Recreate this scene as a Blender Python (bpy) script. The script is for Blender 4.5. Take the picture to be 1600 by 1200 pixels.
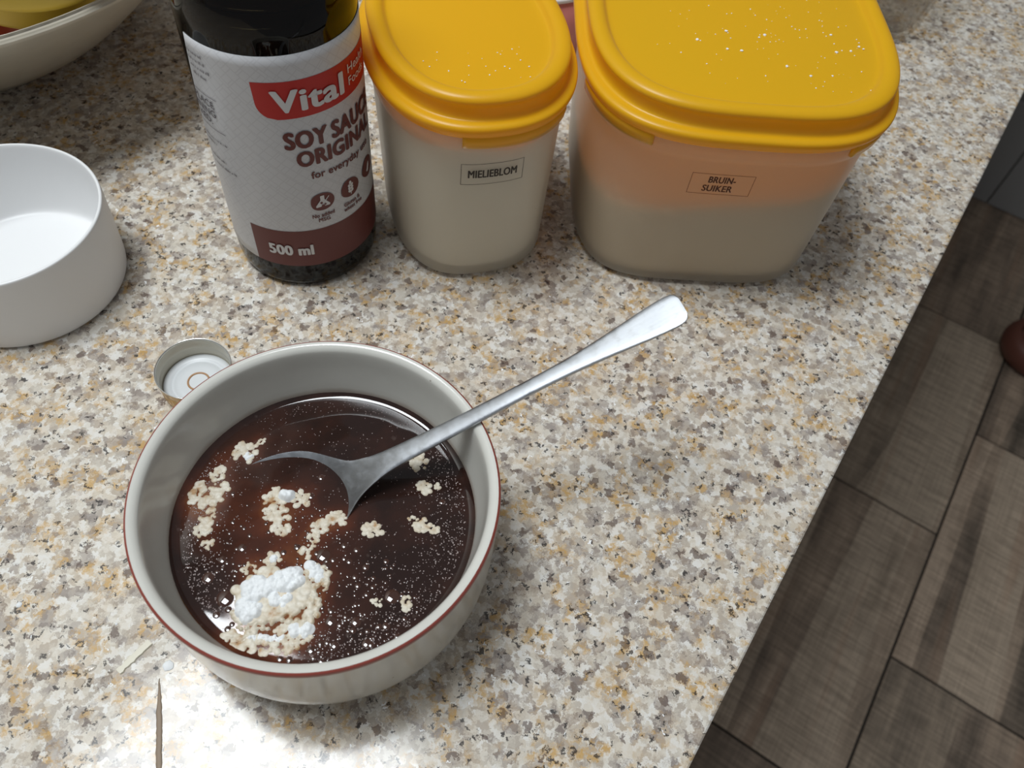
import bpy, bmesh, math, random
import numpy as np
from mathutils import Vector, Matrix, noise
from mathutils.bvhtree import BVHTree

# ------------------------------------------------------------------ reset
for o in list(bpy.data.objects): bpy.data.objects.remove(o, do_unlink=True)
scene = bpy.context.scene
COL = scene.collection
random.seed(11); rng = np.random.default_rng(7)
R = math.radians

# ------------------------------------------------------------------ camera
PITCH, ROLL, FPX, CAM_H = 0.96976876, -0.13812786, 1259.155, 0.30
cam = bpy.data.cameras.new('camera'); cam_o = bpy.data.objects.new('camera', cam); COL.objects.link(cam_o)
cam.sensor_width = 36.0; cam.lens = FPX/1600*36.0; cam.clip_start = 0.01; cam.clip_end = 50
fwd = Vector((0, math.cos(PITCH), -math.sin(PITCH))); rt = Vector((1, 0, 0)); dn = Vector((0, -math.sin(PITCH), -math.cos(PITCH)))
c_right = math.cos(ROLL)*rt + math.sin(ROLL)*dn
c_down = -math.sin(ROLL)*rt + math.cos(ROLL)*dn
M = Matrix((c_right, -c_down, -fwd)).transposed().to_4x4(); M.translation = (0, 0, CAM_H)
cam_o.matrix_world = M
cam.dof.use_dof = True; cam.dof.focus_distance = 0.315; cam.dof.aperture_fstop = 17
scene.camera = cam_o

# ------------------------------------------------------------------ world, lamp, exposure
w = bpy.data.worlds.new('world'); scene.world = w; w.use_nodes = True
bg = w.node_tree.nodes['Background']; bg.inputs[0].default_value = (0.92, 0.96, 1.0, 1); bg.inputs[1].default_value = 0.215
AZ = R(62.6); T = Vector((math.cos(AZ), math.sin(AZ), 0)); N = Vector((-math.sin(AZ), math.cos(AZ), 0))   # along / across the worktop
def tn(t, n, z): return T*t + N*n + Vector((0, 0, z))
la = bpy.data.lights.new('ceiling_lamp', 'AREA'); la.shape = 'RECTANGLE'; la.size = 0.50; la.size_y = 0.57; la.energy = 21.5; la.color = (0.92, 0.97, 1.0)
lo = bpy.data.objects.new('ceiling_lamp', la); COL.objects.link(lo); lo.location = tn(-0.02, 0.485, 1.6); lo.rotation_euler = (0, 0, AZ)
vs = scene.view_settings; scene.display_settings.display_device = 'sRGB'
vs.view_transform = 'Standard'; vs.look = 'None'; vs.gamma = 1; vs.use_curve_mapping = False; vs.exposure = 0.0

# ------------------------------------------------------------------ helpers
def mat(name, col=(0.8, 0.8, 0.8), rough=0.5, metal=0.0, spec=0.5, **kw):
    m = bpy.data.materials.new(name); m.use_nodes = True
    b = m.node_tree.nodes['Principled BSDF']
    b.inputs['Base Color'].default_value = (*col, 1); b.inputs['Roughness'].default_value = rough
    b.inputs['Metallic'].default_value = metal; b.inputs['Specular IOR Level'].default_value = spec
    for k, v in kw.items(): b.inputs[k.replace('_', ' ')].default_value = v
    return m
def nd(m, typ, **kw):
    n = m.node_tree.nodes.new(typ)
    for k, v in kw.items():
        if k in n.inputs: n.inputs[k].default_value = v
        else: setattr(n, k, v)
    return n
def lk(m, a, b): m.node_tree.links.new(a, b)
def bsdf(m): return m.node_tree.nodes['Principled BSDF']
def ramp(m, fac, stops, interp='LINEAR'):
    r = nd(m, 'ShaderNodeValToRGB'); r.color_ramp.interpolation = interp
    e = r.color_ramp.elements
    while len(e) < len(stops): e.new(0.5)
    for i, (p, c) in enumerate(stops):
        e[i].position = p; e[i].color = (*c, 1) if len(c) == 3 else c
    lk(m, fac, r.inputs[0]); return r.outputs[0]
def mixc(m, fac, a, b, typ='MIX'):
    n = nd(m, 'ShaderNodeMix'); n.data_type = 'RGBA'; n.blend_type = typ
    for s, v in ((n.inputs[0], fac), (n.inputs[6], a), (n.inputs[7], b)):
        if isinstance(v, bpy.types.NodeSocket): lk(m, v, s)
        else: s.default_value = v if isinstance(v, float) else (*v, 1)
    return n.outputs[2]
def mth(m, op, a, b=0.0, clamp=False):
    n = nd(m, 'ShaderNodeMath'); n.operation = op; n.use_clamp = clamp
    for s, v in ((n.inputs[0], a), (n.inputs[1], b)):
        if isinstance(v, bpy.types.NodeSocket): lk(m, v, s)
        else: s.default_value = v
    return n.outputs[0]
def bump(m, h, strength=0.2, dist=0.001):
    n = nd(m, 'ShaderNodeBump'); n.inputs['Strength'].default_value = strength; n.inputs['Distance'].default_value = dist
    lk(m, h, n.inputs['Height']); lk(m, n.outputs[0], bsdf(m).inputs['Normal'])

def obj(name, verts, faces, m, parent=None, smooth=True, loc=None):
    me = bpy.data.meshes.new(name); me.from_pydata([tuple(v) for v in verts], [], [tuple(f) for f in faces]); me.update()
    if smooth: me.polygons.foreach_set('use_smooth', [True]*len(me.polygons))
    if m: me.materials.append(m)
    o = bpy.data.objects.new(name, me); COL.objects.link(o)
    if parent: o.parent = parent
    if loc is not None: o.location = loc
    return o
def thing(name, label, cat, loc=(0, 0, 0), rz=0, group=None):
    o = bpy.data.objects.new(name, None); o.empty_display_size = 0.02; COL.objects.link(o); o.location = loc; o.rotation_euler = (0, 0, rz)
    return tag(o, label, cat, group)
def tag(o, label=None, cat=None, group=None, kind=None):
    if label: o['label'] = label
    if cat: o['category'] = cat
    if group: o['group'] = group
    if kind: o['kind'] = kind
    return o
def recalc(o):
    bm = bmesh.new(); bm.from_mesh(o.data); bmesh.ops.recalc_face_normals(bm, faces=bm.faces); bm.to_mesh(o.data); bm.free(); return o
def loft(rings, close_ends=True, loop=False):
    v = []; f = []; n = len(rings[0])
    for r in rings: v += list(r)
    k = len(rings); last = k if loop else k-1
    for i in range(last):
        for j in range(n):
            a = i*n+j; b = i*n+(j+1) % n; i2 = (i+1) % k
            f.append((a, b, i2*n+(j+1) % n, i2*n+j))
    if close_ends and not loop:
        for i, rev in ((0, True), (k-1, False)):
            c = len(v); v.append(tuple(np.mean([list(p) for p in rings[i]], axis=0)))
            for j in range(n):
                a = i*n+j; b = i*n+(j+1) % n
                f.append((b, a, c) if rev else (a, b, c))
    return v, f
def lathe(prof, seg=96, loop=False, c=(0, 0)):
    rings = [[(c[0]+max(r, 1e-5)*math.cos(2*math.pi*j/seg), c[1]+max(r, 1e-5)*math.sin(2*math.pi*j/seg), z) for j in range(seg)] for r, z in prof]
    return loft(rings, True, loop)
def smooth_prof(pts, sub=4):   # Catmull-Rom
    p = [Vector(q) for q in pts]; p = [2*p[0]-p[1]] + p + [2*p[-1]-p[-2]]; out = []
    for i in range(1, len(p)-2):
        for k in range(sub):
            t = k/sub; a, b, c, d = p[i-1], p[i], p[i+1], p[i+2]
            out.append(0.5*((2*b)+(-a+c)*t+(2*a-5*b+4*c-d)*t*t+(-a+3*b-3*c+d)*t**3))
    out.append(p[-2]); return out
def box(x0, x1, y0, y1, z0, z1, bevel=0.0):
    bm = bmesh.new(); bmesh.ops.create_cube(bm, size=1)
    for v in bm.verts: v.co = Vector(((x0+x1)/2+v.co.x*(x1-x0), (y0+y1)/2+v.co.y*(y1-y0), (z0+z1)/2+v.co.z*(z1-z0)))
    if bevel: bmesh.ops.bevel(bm, geom=bm.edges[:], offset=bevel, segments=3, affect='EDGES', profile=0.5)
    bm.verts.index_update()
    r = [v.co.copy() for v in bm.verts], [[v.index for v in f.verts] for f in bm.faces]; bm.free(); return r
def text2d(s, height, bold=0.0, width=None, shear=0.0, spacing=1.0, res=4):
    """flat lettering: capital height in metres, optional fitted width; origin at left end of the baseline"""
    cu = bpy.data.curves.new('lettering', 'FONT'); cu.body = s; cu.size = 1; cu.shear = shear; cu.space_character = spacing + (bold*1.6 if bold > 0 else 0)
    cu.resolution_u = res; cu.fill_mode = 'FRONT'
    ob = bpy.data.objects.new('lettering', cu); COL.objects.link(ob); bpy.context.view_layer.update()
    dg = bpy.context.evaluated_depsgraph_get(); me = ob.evaluated_get(dg).to_mesh()
    v = np.array([p.co[:] for p in me.vertices]); f = [list(p.vertices) for p in me.polygons]
    ob.evaluated_get(dg).to_mesh_clear(); bpy.data.objects.remove(ob); bpy.data.curves.remove(cu)
    v = v[:, :2]; v[:, 0] -= v[:, 0].min()
    k = height/CAP_H; v = v*k
    if width: v[:, 0] *= width/v[:, 0].max()
    if bold > 0:      # heavier strokes: the same outline laid down several times, slightly shifted
        b = bold*k; n = len(v); V = [np.c_[v, np.zeros(n)]]; F = list(f)
        for q in range(8):
            V.append(np.c_[v + np.array([b*math.cos(q*math.pi/4), 0.6*b*math.sin(q*math.pi/4)]), np.full(n, 7e-6*(q+1))]); F += [[(q+1)*n+i for i in p] for p in f]
        v = np.vstack(V); f = F
    return v, f
CAP_H = 1.0
_v, _f = text2d('H', 1.0); CAP_H = _v[:, 1].max()

# ------------------------------------------------------------------ materials
def m_granite():
    m = mat('granite', rough=0.12, spec=0.36); tc = nd(m, 'ShaderNodeTexCoord')
    sx = nd(m, 'ShaderNodeSeparateXYZ'); lk(m, tc.outputs['Object'], sx.inputs[0])
    cx = nd(m, 'ShaderNodeCombineXYZ'); lk(m, mth(m, 'ADD', sx.outputs[0], sx.outputs[2]), cx.inputs[0]); lk(m, mth(m, 'ADD', sx.outputs[1], mth(m, 'MULTIPLY', sx.outputs[2], 0.6)), cx.inputs[1])
    OC = cx.outputs[0]
    nz = nd(m, 'ShaderNodeTexNoise', noise_dimensions='2D', Scale=420.0, Detail=4.0, Roughness=0.7); lk(m, OC, nz.inputs['Vector'])
    sub = nd(m, 'ShaderNodeVectorMath'); sub.operation = 'MULTIPLY_ADD'; lk(m, nz.outputs['Color'], sub.inputs[0]); sub.inputs[1].default_value = (0.0052,)*3; lk(m, OC, sub.inputs[2])
    P = sub.outputs[0]
    def vor(sc, smooth=None, ch=0):
        v = nd(m, 'ShaderNodeTexVoronoi', voronoi_dimensions='2D', Scale=sc); lk(m, P, v.inputs['Vector'])
        if smooth: v.feature = 'SMOOTH_F1'; v.inputs['Smoothness'].default_value = smooth
        s = nd(m, 'ShaderNodeSeparateColor'); lk(m, v.outputs['Color'], s.inputs[0]); return s.outputs[0], s.outputs[1], s.outputs[2]
    def noi(sc, det=3.0, ro=0.55, src=None):
        v = nd(m, 'ShaderNodeTexNoise', noise_dimensions='2D', Scale=sc, Detail=det, Roughness=ro); lk(m, src or P, v.inputs['Vector']); return v.outputs['Fac']
    a, a2, a3 = vor(275.0, 0.2)
    b, b2, b3 = vor(520.0, 0.2)
    fine = noi(900.0, 5.0, 0.75)
    cream = ramp(m, mth(m, 'ADD', mth(m, 'MULTIPLY', b, 0.55), mth(m, 'MULTIPLY', fine, 0.45)), [(0.28, (0.46, 0.405, 0.345)), (0.42, (0.59, 0.54, 0.465)), (0.56, (0.68, 0.635, 0.56)), (0.72, (0.75, 0.73, 0.69))])
    # taupe-grey quartz grains with soft edges
    q = mth(m, 'ADD', a, mth(m, 'MULTIPLY', mth(m, 'SUBTRACT', fine, 0.5), 1.1))
    gm = ramp(m, q, [(0.17, (1, 1, 1)), (0.41, (0, 0, 0))])
    grey = ramp(m, b2, [(0.2, (0.235, 0.195, 0.175)), (0.5, (0.34, 0.295, 0.262)), (0.8, (0.43, 0.38, 0.335))])
    base = mixc(m, mth(m, 'MULTIPLY', gm, 0.88), cream, grey)
    # ochre stains
    och = mth(m, 'MULTIPLY', ramp(m, noi(78.0, 2.0), [(0.49, (0, 0, 0)), (0.62, (1, 1, 1))]), ramp(m, noi(300.0, 4.0, 0.7), [(0.43, (0, 0, 0)), (0.62, (1, 1, 1))]))
    base = mixc(m, mth(m, 'MULTIPLY', och, 0.82), base, (0.56, 0.335, 0.095))
    warm = ramp(m, noi(110.0, 2.0), [(0.45, (0, 0, 0)), (0.65, (1, 1, 1))])
    base = mixc(m, mth(m, 'MULTIPLY', warm, 0.15), base, (0.62, 0.43, 0.22))
    # brownish-red garnets, dark mica specks gathered in loose groups
    d, d2, d3 = vor(330.0)
    base = mixc(m, mth(m, 'MULTIPLY', mth(m, 'LESS_THAN', d, 0.022), 0.72), base, (0.10, 0.062, 0.050))
    c, c2, c3 = vor(880.0)
    g = mth(m, 'ADD', och, mth(m, 'MULTIPLY', ramp(m, noi(130.0, 2.0), [(0.50, (0, 0, 0)), (0.64, (1, 1, 1))]), 0.6))
    spk = mth(m, 'LESS_THAN', c, mth(m, 'ADD', 0.014, mth(m, 'MULTIPLY', g, 0.115)))
    base = mixc(m, mth(m, 'MULTIPLY', spk, 0.88), base, (0.035, 0.031, 0.032))
    # tiny glittering flakes
    e, e2, _ = vor(1300.0)
    base = mixc(m, mth(m, 'LESS_THAN', e2, 0.0022), base, (0.95, 0.95, 0.95))
    lk(m, base, bsdf(m).inputs['Base Color'])
    rr = ramp(m, noi(90.0, 3.0), [(0.3, (0.09,)*3), (0.7, (0.17,)*3)]); lk(m, rr, bsdf(m).inputs['Roughness'])
    return m
M_GRAN = m_granite()

def m_floor():
    m = mat('wood_tile', rough=0.55, spec=0.3); tc = nd(m, 'ShaderNodeTexCoord'); oi = nd(m, 'ShaderNodeObjectInfo')
    off = nd(m, 'ShaderNodeVectorMath'); off.operation = 'MULTIPLY_ADD'; lk(m, oi.outputs['Random'], off.inputs[0]); off.inputs[1].default_value = (7.3, 3.1, 0); lk(m, tc.outputs['Object'], off.inputs[2])
    def noi(scale, sc=1.0, det=3.0, ro=0.6):
        mp = nd(m, 'ShaderNodeMapping'); mp.inputs['Scale'].default_value = scale; lk(m, off.outputs[0], mp.inputs['Vector'])
        n = nd(m, 'ShaderNodeTexNoise', Scale=sc, Detail=det, Roughness=ro); lk(m, mp.outputs[0], n.inputs['Vector']); return n.outputs['Fac']
    sp = nd(m, 'ShaderNodeSeparateXYZ'); lk(m, off.outputs[0], sp.inputs[0])
    wob = noi((3, 3, 1), 1.0, 2.0)
    cx = nd(m, 'ShaderNodeCombineXYZ'); lk(m, mth(m, 'ADD', mth(m, 'MULTIPLY', sp.outputs[1], 11.0), mth(m, 'MULTIPLY', wob, 0.10)), cx.inputs[0]); lk(m, mth(m, 'MULTIPLY', sp.outputs[0], 0.55), cx.inputs[1])
    vb = nd(m, 'ShaderNodeTexVoronoi', Scale=1.0); vb.voronoi_dimensions = '2D'; lk(m, cx.outputs[0], vb.inputs['Vector'])
    sc_ = nd(m, 'ShaderNodeSeparateColor'); lk(m, vb.outputs['Color'], sc_.inputs[0])   # printed boards of differing tone
    grain = noi((8, 260, 1), 1.0, 3.0)              # fine grain
    saw = noi((200, 14, 1), 1.0, 3.0)               # cross saw marks
    cloud = noi((5, 12, 1), 1.0, 5.0)
    smear = noi((2.5, 30, 1), 1.0, 3.0)
    v = mth(m, 'ADD', mth(m, 'MULTIPLY', sc_.outputs[0], 0.30), mth(m, 'ADD', mth(m, 'MULTIPLY', cloud, 0.55), mth(m, 'MULTIPLY', smear, 0.30)))
    c = ramp(m, v, [(0.36, (0.110, 0.086, 0.066)), (0.47, (0.235, 0.178, 0.134)), (0.57, (0.37, 0.278, 0.205)), (0.68, (0.50, 0.38, 0.285))])
    c = mixc(m, mth(m, 'MULTIPLY', sc_.outputs[1], 0.45), c, mixc(m, 1.0, c, (0.82, 0.92, 0.93), 'MULTIPLY'))
    c = mixc(m, 0.38, c, ramp(m, saw, [(0.35, (0.4,)*3), (0.65, (1.45,)*3)]), 'MULTIPLY')
    c = mixc(m, 0.30, c, ramp(m, grain, [(0.3, (0.45,)*3), (0.7, (1.4,)*3)]), 'MULTIPLY')
    red = ramp(m, noi((2, 26, 1), 1.0, 1.0), [(0.60, (0, 0, 0)), (0.70, (1, 1, 1))])
    c = mixc(m, mth(m, 'MULTIPLY', red, 0.35), c, (0.33, 0.20, 0.13))
    lk(m, c, bsdf(m).inputs['Base Color']); return m
M_TILE = m_floor()
M_GROUT = mat('grout', (0.035, 0.030, 0.025), 0.9)

def m_glaze(name, col, speck=True, stain=False):
    m = mat(name, col, 0.16, spec=0.5); tc = nd(m, 'ShaderNodeTexCoord')
    n = nd(m, 'ShaderNodeTexNoise', Scale=60.0, Detail=3.0); lk(m, tc.outputs['Object'], n.inputs['Vector'])
    c = ramp(m, n.outputs['Fac'], [(0.3, tuple(x*0.93 for x in col)), (0.7, col)])
    if speck:
        v = nd(m, 'ShaderNodeTexVoronoi', Scale=210.0); lk(m, tc.outputs['Object'], v.inputs['Vector'])
        s = nd(m, 'ShaderNodeSeparateColor'); lk(m, v.outputs['Color'], s.inputs[0])
        k = mth(m, 'MULTIPLY', mth(m, 'LESS_THAN', s.outputs[0], 0.03), mth(m, 'LESS_THAN', v.outputs['Distance'], 0.12))
        c = mixc(m, mth(m, 'MULTIPLY', k, 0.55), c, (0.22, 0.18, 0.13))
    if stain:   # brown tide mark left by the sauce
        sp = nd(m, 'ShaderNodeSeparateXYZ'); lk(m, tc.outputs['Object'], sp.inputs[0])
        h = mth(m, 'ADD', sp.outputs[2], mth(m, 'MULTIPLY', n.outputs['Fac'], -0.004))
        k = ramp(m, mth(m, 'MULTIPLY', h, 20.0), [(0.0, (1, 1, 1)), (0.665, (1, 1, 1)), (0.705, (0.16,)*3), (0.76, (0, 0, 0))])
        c = mixc(m, mth(m, 'MULTIPLY', k, 0.55), c, (0.16, 0.075, 0.03))
    lk(m, c, bsdf(m).inputs['Base Color']); return m
M_BOWL_OUT = m_glaze('stoneware_outside', (0.62, 0.59, 0.52))
M_BOWL_IN = m_glaze('stoneware_inside', (0.66, 0.65, 0.60), stain=True)
M_BAND = mat('rust_glaze', (0.26, 0.055, 0.04), 0.3)
M_CUP = mat('white_plastic', (0.83, 0.83, 0.83), 0.38, Subsurface_Weight=0.0)
M_FRUITBOWL = m_glaze('cream_glaze', (0.60, 0.55, 0.45), speck=False)

def m_steel():
    m = mat('brushed_steel', (0.46, 0.48, 0.51), 0.34, 1.0); tc = nd(m, 'ShaderNodeTexCoord')
    mp = nd(m, 'ShaderNodeMapping'); mp.inputs['Scale'].default_value = (60, 900, 60); lk(m, tc.outputs['Object'], mp.inputs['Vector'])
    n = nd(m, 'ShaderNodeTexNoise', Scale=1.0, Detail=4.0); lk(m, mp.outputs[0], n.inputs['Vector'])
    n2 = nd(m, 'ShaderNodeTexNoise', Scale=260.0, Detail=5.0, Roughness=0.7); lk(m, tc.outputs['Object'], n2.inputs['Vector'])
    lk(m, ramp(m, n2.outputs['Fac'], [(0.35, (0.28,)*3), (0.65, (0.46,)*3)]), bsdf(m).inputs['Roughness'])
    bump(m, n.outputs['Fac'], 0.04, 0.0002); return m
M_STEEL = m_steel()

def m_translucent(name, diff, tran, tfac, transp, rough=0.3, coat=0.05, granular=None):
    m = bpy.data.materials.new(name); m.use_nodes = True; nt = m.node_tree; nt.nodes.clear()
    out = nd(m, 'ShaderNodeOutputMaterial'); d = nd(m, 'ShaderNodeBsdfDiffuse'); d.inputs[0].default_value = (*diff, 1)
    t = nd(m, 'ShaderNodeBsdfTranslucent'); t.inputs[0].default_value = (*tran, 1)
    a = nd(m, 'ShaderNodeMixShader'); a.inputs[0].default_value = tfac; lk(m, d.outputs[0], a.inputs[1]); lk(m, t.outputs[0], a.inputs[2])
    s = a.outputs[0]
    if transp:
        tr = nd(m, 'ShaderNodeBsdfTransparent'); b = nd(m, 'ShaderNodeMixShader'); b.inputs[0].default_value = transp
        lk(m, s, b.inputs[1]); lk(m, tr.outputs[0], b.inputs[2]); s = b.outputs[0]
    g = nd(m, 'ShaderNodeBsdfGlossy'); g.inputs['Roughness'].default_value = rough; g.inputs[0].default_value = (1, 1, 1, 1)
    fr = nd(m, 'ShaderNodeFresnel'); fr.inputs[0].default_value = 1.45
    c = nd(m, 'ShaderNodeMixShader'); lk(m, mth(m, 'MULTIPLY', fr.outputs[0], coat/0.05), c.inputs[0]); lk(m, s, c.inputs[1]); lk(m, g.outputs[0], c.inputs[2])
    lk(m, c.outputs[0], out.inputs[0]); return m
M_LID = m_translucent('yellow_lid_plastic', (1.0, 0.60, 0.014), (1.0, 0.38, 0.05), 0.42, 0.0, 0.32, 0.03)
M_TUB = m_translucent('frosted_tub_plastic', (0.84, 0.80, 0.72), (0.99, 0.95, 0.88), 0.78, 0.30, 0.35, 0.03)
def m_clearin(name, c):
    m = bpy.data.materials.new(name); m.use_nodes = True; nt = m.node_tree; nt.nodes.clear()
    out = nd(m, 'ShaderNodeOutputMaterial'); tr = nd(m, 'ShaderNodeBsdfTransparent'); tr.inputs[0].default_value = (*c, 1); lk(m, tr.outputs[0], out.inputs[0]); return m
M_INNER = m_clearin('inner_plastic_face', (0.97, 0.97, 0.97))
M_FLOUR = mat('cornflour', (0.88, 0.84, 0.74), 0.9, spec=0.1)
def m_sugar():
    m = mat('brown_sugar', (0.55, 0.45, 0.31), 0.85, spec=0.2); tc = nd(m, 'ShaderNodeTexCoord')
    n = nd(m, 'ShaderNodeTexNoise', Scale=900.0, Detail=2.0); lk(m, tc.outputs['Object'], n.inputs['Vector'])
    lk(m, ramp(m, n.outputs['Fac'], [(0.35, (0.56, 0.46, 0.32)), (0.65, (0.76, 0.65, 0.49))]), bsdf(m).inputs['Base Color']); return m
M_SUGAR = m_sugar()
M_INK = mat('dark_print', (0.035, 0.025, 0.02), 0.6)
M_INK2 = mat('brown_print', (0.07, 0.02, 0.012), 0.6)

def m_glass(name, col, rough=0.0, ior=1.5):
    m = mat(name, col, rough, Transmission_Weight=1.0, IOR=ior); return m
M_BOTTLE = m_glass('olive_glass', (0.24, 0.19, 0.08), 0.01, 1.36)
M_SOY = mat('soy_liquid', (0.010, 0.005, 0.003), 0.05, spec=0.08)
M_MAROON = mat('maroon_print', (0.125, 0.023, 0.019), 0.45)
M_RED = mat('red_print', (0.46, 0.013, 0.009), 0.5)
M_WHITEP = mat('white_print', (0.66, 0.65, 0.65), 0.45)
M_GREYP = mat('grey_print', (0.10, 0.08, 0.09), 0.5)
def m_label():
    m = mat('label_paper', (0.60, 0.60, 0.61), 0.34, spec=0.4); uv = nd(m, 'ShaderNodeUVMap')
    mp = nd(m, 'ShaderNodeMapping'); mp.inputs['Rotation'].default_value = (0, 0, R(45)); lk(m, uv.outputs[0], mp.inputs['Vector'])
    cs = []
    for sc, (bw, rh) in ((1.0, (0.0105, 0.0035)), (1.0, (0.0042, 0.0084))):
        b = nd(m, 'ShaderNodeTexBrick'); lk(m, mp.outputs[0], b.inputs['Vector']); b.inputs['Scale'].default_value = 1.0
        b.inputs['Mortar Size'].default_value = 0.00028; b.inputs['Brick Width'].default_value = bw; b.inputs['Row Height'].default_value = rh
        b.inputs['Mortar Smooth'].default_value = 0.4; cs.append(b.outputs['Fac'])
    k = mth(m, 'MAXIMUM', cs[0], cs[1])
    lk(m, mixc(m, mth(m, 'MULTIPLY', k, 0.75), (0.60, 0.60, 0.615), (0.535, 0.53, 0.545)), bsdf(m).inputs['Base Color']); return m
M_LABEL = m_label()

# ------------------------------------------------------------------ the setting
# floor: wood-look tiles laid half-bond, real joints
FZ = -0.90
def quad_tn(t0, t1, n0, n1, z0, z1): return box(t0, t1, n0, n1, z0, z1)
def to_world(vf): return [tn(v[0], v[1], v[2]) for v in vf[0]], vf[1]
fv, ff = to_world(quad_tn(-1.2, 2.4, -1.9, 1.2, FZ-0.05, FZ-0.004))
floor = tag(obj('floor', fv, ff, M_GROUT, smooth=False), 'dark wood-look tiled kitchen floor beyond the worktop edge', kind='structure')
TL, TW, GAP = 0.489, 0.250, 0.004
tv, tf = box(-TL/2+GAP/2, TL/2-GAP/2, -TW/2+GAP/2, TW/2-GAP/2, -0.006, 0.0, 0.0008)
tile_me = None
for row in range(-1, 5):
    n_mid = -0.364 + TW/2 - row*TW
    t0 = 0.4185 if row % 2 == 0 else 0.4185 + TL/2
    for k in range(-3, 3):
        tm = t0 + (k+0.5)*TL
        if tm - TL/2 > 1.79: continue
        if tile_me is None:
            o = obj('tile', tv, tf, M_TILE, floor, smooth=False); tile_me = o.data
        else:
            o = bpy.data.objects.new('tile', tile_me); COL.objects.link(o); o.parent = floor
        o.location = tn(tm, n_mid, FZ); o.rotation_euler = (0, 0, AZ + (math.pi if random.random() < 0.5 else 0))
# far wall with a tiled foot, behind the end of the floor
M_WALL = mat('grey_wall', (0.22, 0.21, 0.20), 0.55); M_WALLTILE = mat('slate_tile', (0.29, 0.285, 0.28), 0.4)
wv, wf = to_world(quad_tn(1.80, 1.90, -1.9, 1.2, FZ, 1.7)); wall_far = tag(obj('wall_far', wv, wf, M_WALL, smooth=False), kind='structure')
pv, pf = box(-0.006, 0, -0.148, 0.148, 0, 0.24, 0.001); pme = None
for k in range(-4, 5):
    if pme is None: o = obj('tile', pv, pf, M_WALLTILE, wall_far, smooth=False); pme = o.data
    else: o = bpy.data.objects.new('tile', pme); COL.objects.link(o); o.parent = wall_far
    o.location = tn(1.80, -0.21+0.15+0.30*k, FZ+0.002); o.rotation_euler = (0, 0, AZ)
wv, wf = to_world(quad_tn(-1.2, 1.80, 0.90, 1.0, FZ, 1.7)); tag(obj('wall_back', wv, wf, mat('pale_wall', (0.5, 0.48, 0.44), 0.7), smooth=False), kind='structure')
# worktop
E_N = -0.0446
wv, wf = box(-0.7, 1.79, E_N, 0.895, -0.03, 0.0, 0.0018)
worktop = obj('worktop', [tn(v[0], v[1], v[2]) for v in wv], wf, M_GRAN, smooth=False)
tag(worktop, 'speckled cream, grey and ochre polished granite kitchen worktop', 'worktop')
wv, wf = to_world(quad_tn(-0.68, 1.78, E_N+0.035, 0.89, FZ, -0.031))
tag(obj('cabinet_under_worktop', wv, wf, mat('cabinet_paint', (0.3, 0.27, 0.23), 0.5), smooth=False), kind='structure')  # unseen base cabinet body carrying the worktop

# ------------------------------------------------------------------ mixing bowl
BX, BY = -0.0584, 0.1146
SAUCE_Z = 0.034
bowl = thing('mixing_bowl', 'cream stoneware bowl with rust-red rim holding dark brown sauce', 'bowl', (BX, BY, 0))
outp = [(0.0, 0.0025), (0.034, 0.0025), (0.0355, 0.0), (0.0395, 0.0), (0.0412, 0.003), (0.0475, 0.0046), (0.0542, 0.0082), (0.0576, 0.0128), (0.0591, 0.0185), (0.0598, 0.027), (0.0601, 0.040), (0.0603, 0.0565)]
prof_o = [tuple(p) for p in smooth_prof(outp[3:], 4)]
v, f = lathe(outp[:3]+prof_o, 128); f = [q for q in f if not (len(q) == 3 and (len(v)-1) in q)]
recalc(obj('outer_wall', v, f, M_BOWL_OUT, bowl))
inp = [(0.0594, 0.0585), (0.0580, 0.0582), (0.0567, 0.0572), (0.0560, 0.0550), (0.0548, 0.046), (0.0523, 0.034), (0.049, 0.023), (0.043, 0.013), (0.030, 0.0080), (0.0, 0.0072)]
v, f = lathe([tuple(p) for p in smooth_prof(inp, 4)], 128); f = [q for q in f if not (len(q) == 3 and (len(v)-2) in q)]
recalc(obj('inner_wall', v, f, M_BOWL_IN, bowl))
bd = [(0.0603, 0.0565), (0.0602, 0.0577), (0.0599, 0.0582), (0.0594, 0.0585)]
v, f = lathe([tuple(p) for p in smooth_prof(bd, 3)], 128); f = [q for q in f if len(q) == 4]
tag(recalc(obj('rim_band', v, f, M_BAND, bowl)), 'rust-red glazed rim line')

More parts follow.
